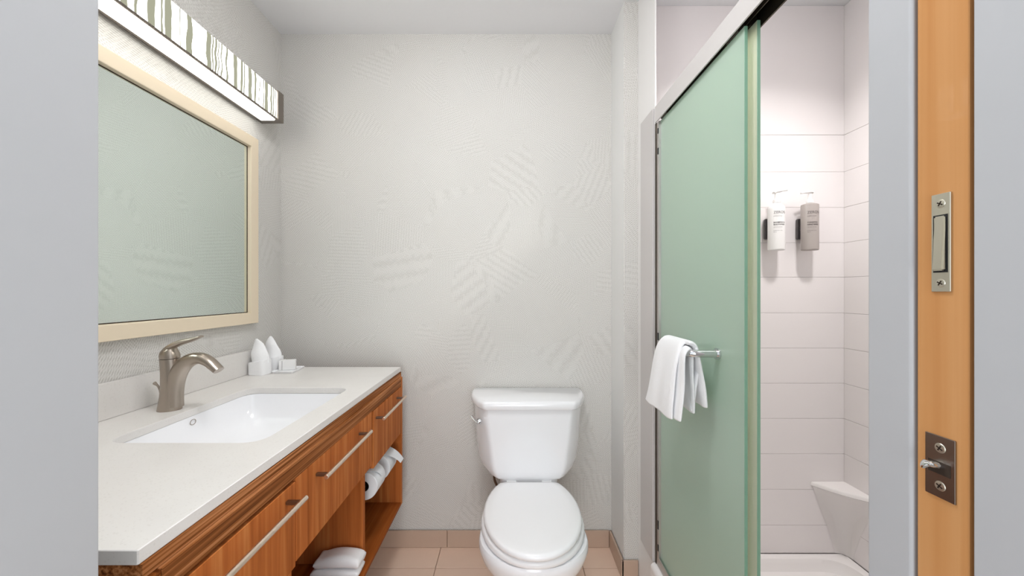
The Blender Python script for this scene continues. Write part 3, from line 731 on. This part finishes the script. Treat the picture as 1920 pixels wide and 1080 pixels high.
drape([(.449, .880), (.452, .915), (.457, .97), (.463, 1.03), (.470, 1.070), (.480, 1.091), (.496, 1.095), (.510, 1.083), (.519, 1.05), (.526, 1.0), (.534, .95), (.539, .917)], .013,
      lambda u: 1.022 if u < .5 else 1.006+.0*u, lambda u: lerp(1.222, 1.158, min(1, u*2.2)), 1.3, 'outer_fold')
drape([(.463, .883), (.465, .93), (.468, .99), (.471, 1.04), (.475, 1.066), (.483, 1.0795), (.493, 1.0800), (.501, 1.068), (.504, 1.03), (.505, .98), (.506, .94), (.507, .900)], .011,
      lambda u: .996 if u < .5 else 1.012, lambda u: lerp(1.200, 1.150, min(1, u*2.2)), 5.7, 'inner_fold')
drape([(.503, .905), (.512, .96), (.519, 1.0), (.524, 1.03), (.5205, 1.045), (.522, 1.03), (.526, .99), (.530, .95), (.533, .925)][:4], .010, lambda u: 1.018, lambda u: 1.13, 8.1, 'middle_fold')

# corner shelf
cs = thing('corner_shelf', (1.40, 1.56, .09), 'moulded white corner shelf on a tapered bracket in the shower corner', 'shelf')
cxx, cyy = 1.4635, 1.6195
def quarter(R, z, n=14, sq=1.0):
    pts = [Vector((cxx, cyy, z))]
    for k in range(n+1):
        a = PI+PI/2*k/n
        # flattened arc, nearly a straight diagonal
        ca, sa = abs(math.cos(a)), abs(math.sin(a)); q = (ca+sa)
        f = sq+(1-sq)/q
        pts.append(Vector((cxx-R*ca*f, cyy-R*sa*f, z)))
    return pts
bm = bmesh.new(); loft(bm, [quarter(.140, .386, 14, .25), quarter(.147, .390, 14, .25), quarter(.147, .400, 14, .25), quarter(.142, .405, 14, .25)]); obj('shelf_top', bm, M['pan'], cs, smooth=40)
bm = bmesh.new(); rings = []
for z, R, dent in ((.3855, .138, .05), (.375, .134, .25), (.35, .126, .42), (.31, .112, .56), (.26, .092, .64), (.20, .070, .66), (.14, .052, .6), (.0925, .040, .5)):
    pts = [Vector((cxx, cyy, z))]; n = 14
    for k in range(n+1):
        t = k/n; a = Vector((cxx-R, cyy)); b_ = Vector((cxx, cyy-R)); mid = Vector((cxx-R*.5*(1-dent), cyy-R*.5*(1-dent)))
        q = a*(1-t)**2+(mid*2-(a+b_)*.5)*2*t*(1-t)+b_*t*t
        pts.append(Vector((q.x, q.y, z)))
    rings.append(pts)
loft(bm, rings); obj('bracket', bm, M['pan'], cs, smooth=50)

# dispensers
def text_on_bottle(s, size, c, r, z, ang0, mat, parent, bold=0, left=True):
    cu = bpy.data.curves.new('txt', 'FONT'); cu.body = s; cu.size = size; cu.align_x = 'LEFT'; cu.offset = bold
    ob = bpy.data.objects.new('txt', cu); C.objects.link(ob)
    dg = bpy.context.evaluated_depsgraph_get(); me = bpy.data.meshes.new_from_object(ob.evaluated_get(dg))
    bpy.data.objects.remove(ob)
    bm = bmesh.new(); bm.from_mesh(me)
    for v in bm.verts:
        a = ang0+v.co.x/r; v.co = Vector((c[0]+(r+.0004)*math.sin(a), c[1]-(r+.0004)*math.cos(a), z+v.co.y))
    return obj('lettering', bm, mat, parent, smooth=0)
def dispenser(x, mat, lab, lines, flip, shoulder, ink, inkb):
    yb = 1.568; r = .0335; z0 = 1.4095
    b = thing('pump_bottle', (x, yb, z0), lab, 'bottle', 'pump bottles on the shower wall')
    bm = bmesh.new()
    if shoulder: prof = [(.030, z0), (.0330, z0+.002), (r, z0+.006), (r, z0+.172), (.0315, z0+.182), (.026, z0+.190), (.017, z0+.195), (.0135, z0+.200)]
    else: prof = [(.030, z0), (.0330, z0+.002), (r, z0+.006), (r, z0+.189), (.0325, z0+.1925), (.025, z0+.196), (.014, z0+.199)]
    lathe(bm, (x, yb), prof, 40, 1, .8); obj('bottle_body', bm, mat, b, smooth=45)
    bm = bmesh.new(); zc = prof[-1][1]
    lathe(bm, (x, yb), [(.0125, zc), (.0135, zc+.001), (.0125, zc+.012), (.0085, zc+.016), (.0065, zc+.026), (.0065, zc+.040)], 24); pc = obj('pump_collar', bm, M['white_plastic'], b)
    s = 1 if flip else -1
    bm = bmesh.new()
    sweep(bm, cr([(x-s*.012, yb, zc+.043), (x, yb, zc+.048), (x+s*.018, yb-.004, zc+.051), (x+s*.040, yb-.008, zc+.053)] if flip else [(x-s*.012, yb, zc+.046), (x, yb, zc+.048), (x+s*.018, yb-.004, zc+.045), (x+s*.044, yb-.008, zc+.040)], 5),
          [(.0052, .0085)]*3+[(.0055, .0085-.0003*i) for i in range(8)]+[(.0032, .0045)]*5, 14, Vector((0, 1, 0)))
    obj('pump_head', bm, M['white_plastic'], b)
    for s_, sz, dz, a0, m_, bd in lines:
        t = text_on_bottle(s_, sz*1.2, (x, yb-.0), r, z0+dz, a0, ink if m_ == 0 else inkb, b, bd)
        for v in t.data.vertices: pass
    return b
def squash(o, yb, k=.8):
    for ch in o.children:
        if ch.name.startswith('lettering'):
            oy = WP[ch.name].y
            for v in ch.data.vertices: v.co.y = yb+(v.co.y+oy-yb)*k-oy-.0004
LN = lambda a, b_: [('ZERO%', .0125, .152, -.85, 0, 0), ('_____________', .0035, .148, -.85, 0, 0), ('professional care', .0040, .140, -.85, 0, 0), (a, .0066, .112, -.85, 1, .00012), (b_, .0066, .103, -.85, 1, .00012), ('with aloe and oats', .0038, .094, -.85, 0, 0), ('________________', .0032, .089, -.85, 0, 0), ('paraben free, no dye', .0034, .080, -.85, 0, 0), ('320 ml', .0034, .073, -.85, 0, 0)]
b1 = dispenser(1.130, M['white_plastic'], 'white pump bottle with grey print on the shower wall', LN('SHAMPOO &', 'BODYWASH'), True, True, M['ink'], M['ink2'])
b2 = dispenser(1.271, M['grey_plastic'], 'grey pump bottle with white pump head on the shower wall', LN('CONDITIO-', 'NING RINSE'), False, False, M['ink'], M['ink2'])
for b in (b1, b2): squash(b, 1.568)
for x, lb in ((1.126, 'dark grey wall bracket holding the white pump bottle'), (1.266, 'dark grey wall bracket holding the grey pump bottle')):
    t = thing('bottle_bracket', (x, 1.61, 1.455), lb, 'bracket', 'bottle brackets on the shower wall')
    bm = bmesh.new()
    loft(bm, [[Vector((x+(-.017 if s < 0 else .017)-(.004 if s < 0 else 0)+.0*z, y, z)) for s, y in ((-1, 1.602), (1, 1.602), (1, 1.6195), (-1, 1.6195))] for z in (1.462, 1.55)])
    for v in bm.verts:
        if v.co.x < x and (v.co.z > 1.54 or v.co.z < 1.47): v.co.x += .004
    bmesh.ops.bevel(bm, geom=bm.edges[:], offset=.003, segments=2, affect='EDGES'); obj('wall_plate', bm, M['bracket'], t)
    bm = bmesh.new()
    bx_c = 1.130 if x < 1.2 else 1.271
    rings = []
    for k in range(19):
        a = PI*.5-PI*.35+PI*.70*k/18
        rings.append([Vector((bx_c+(.0337+d)*math.cos(a), 1.568+(.0270+d)*math.sin(a), z)) for d, z in ((0, 1.497), (.002, 1.497), (.002, 1.512), (0, 1.512))])
    loft(bm, rings); obj('clip_ring', bm, M['bracket'], t)
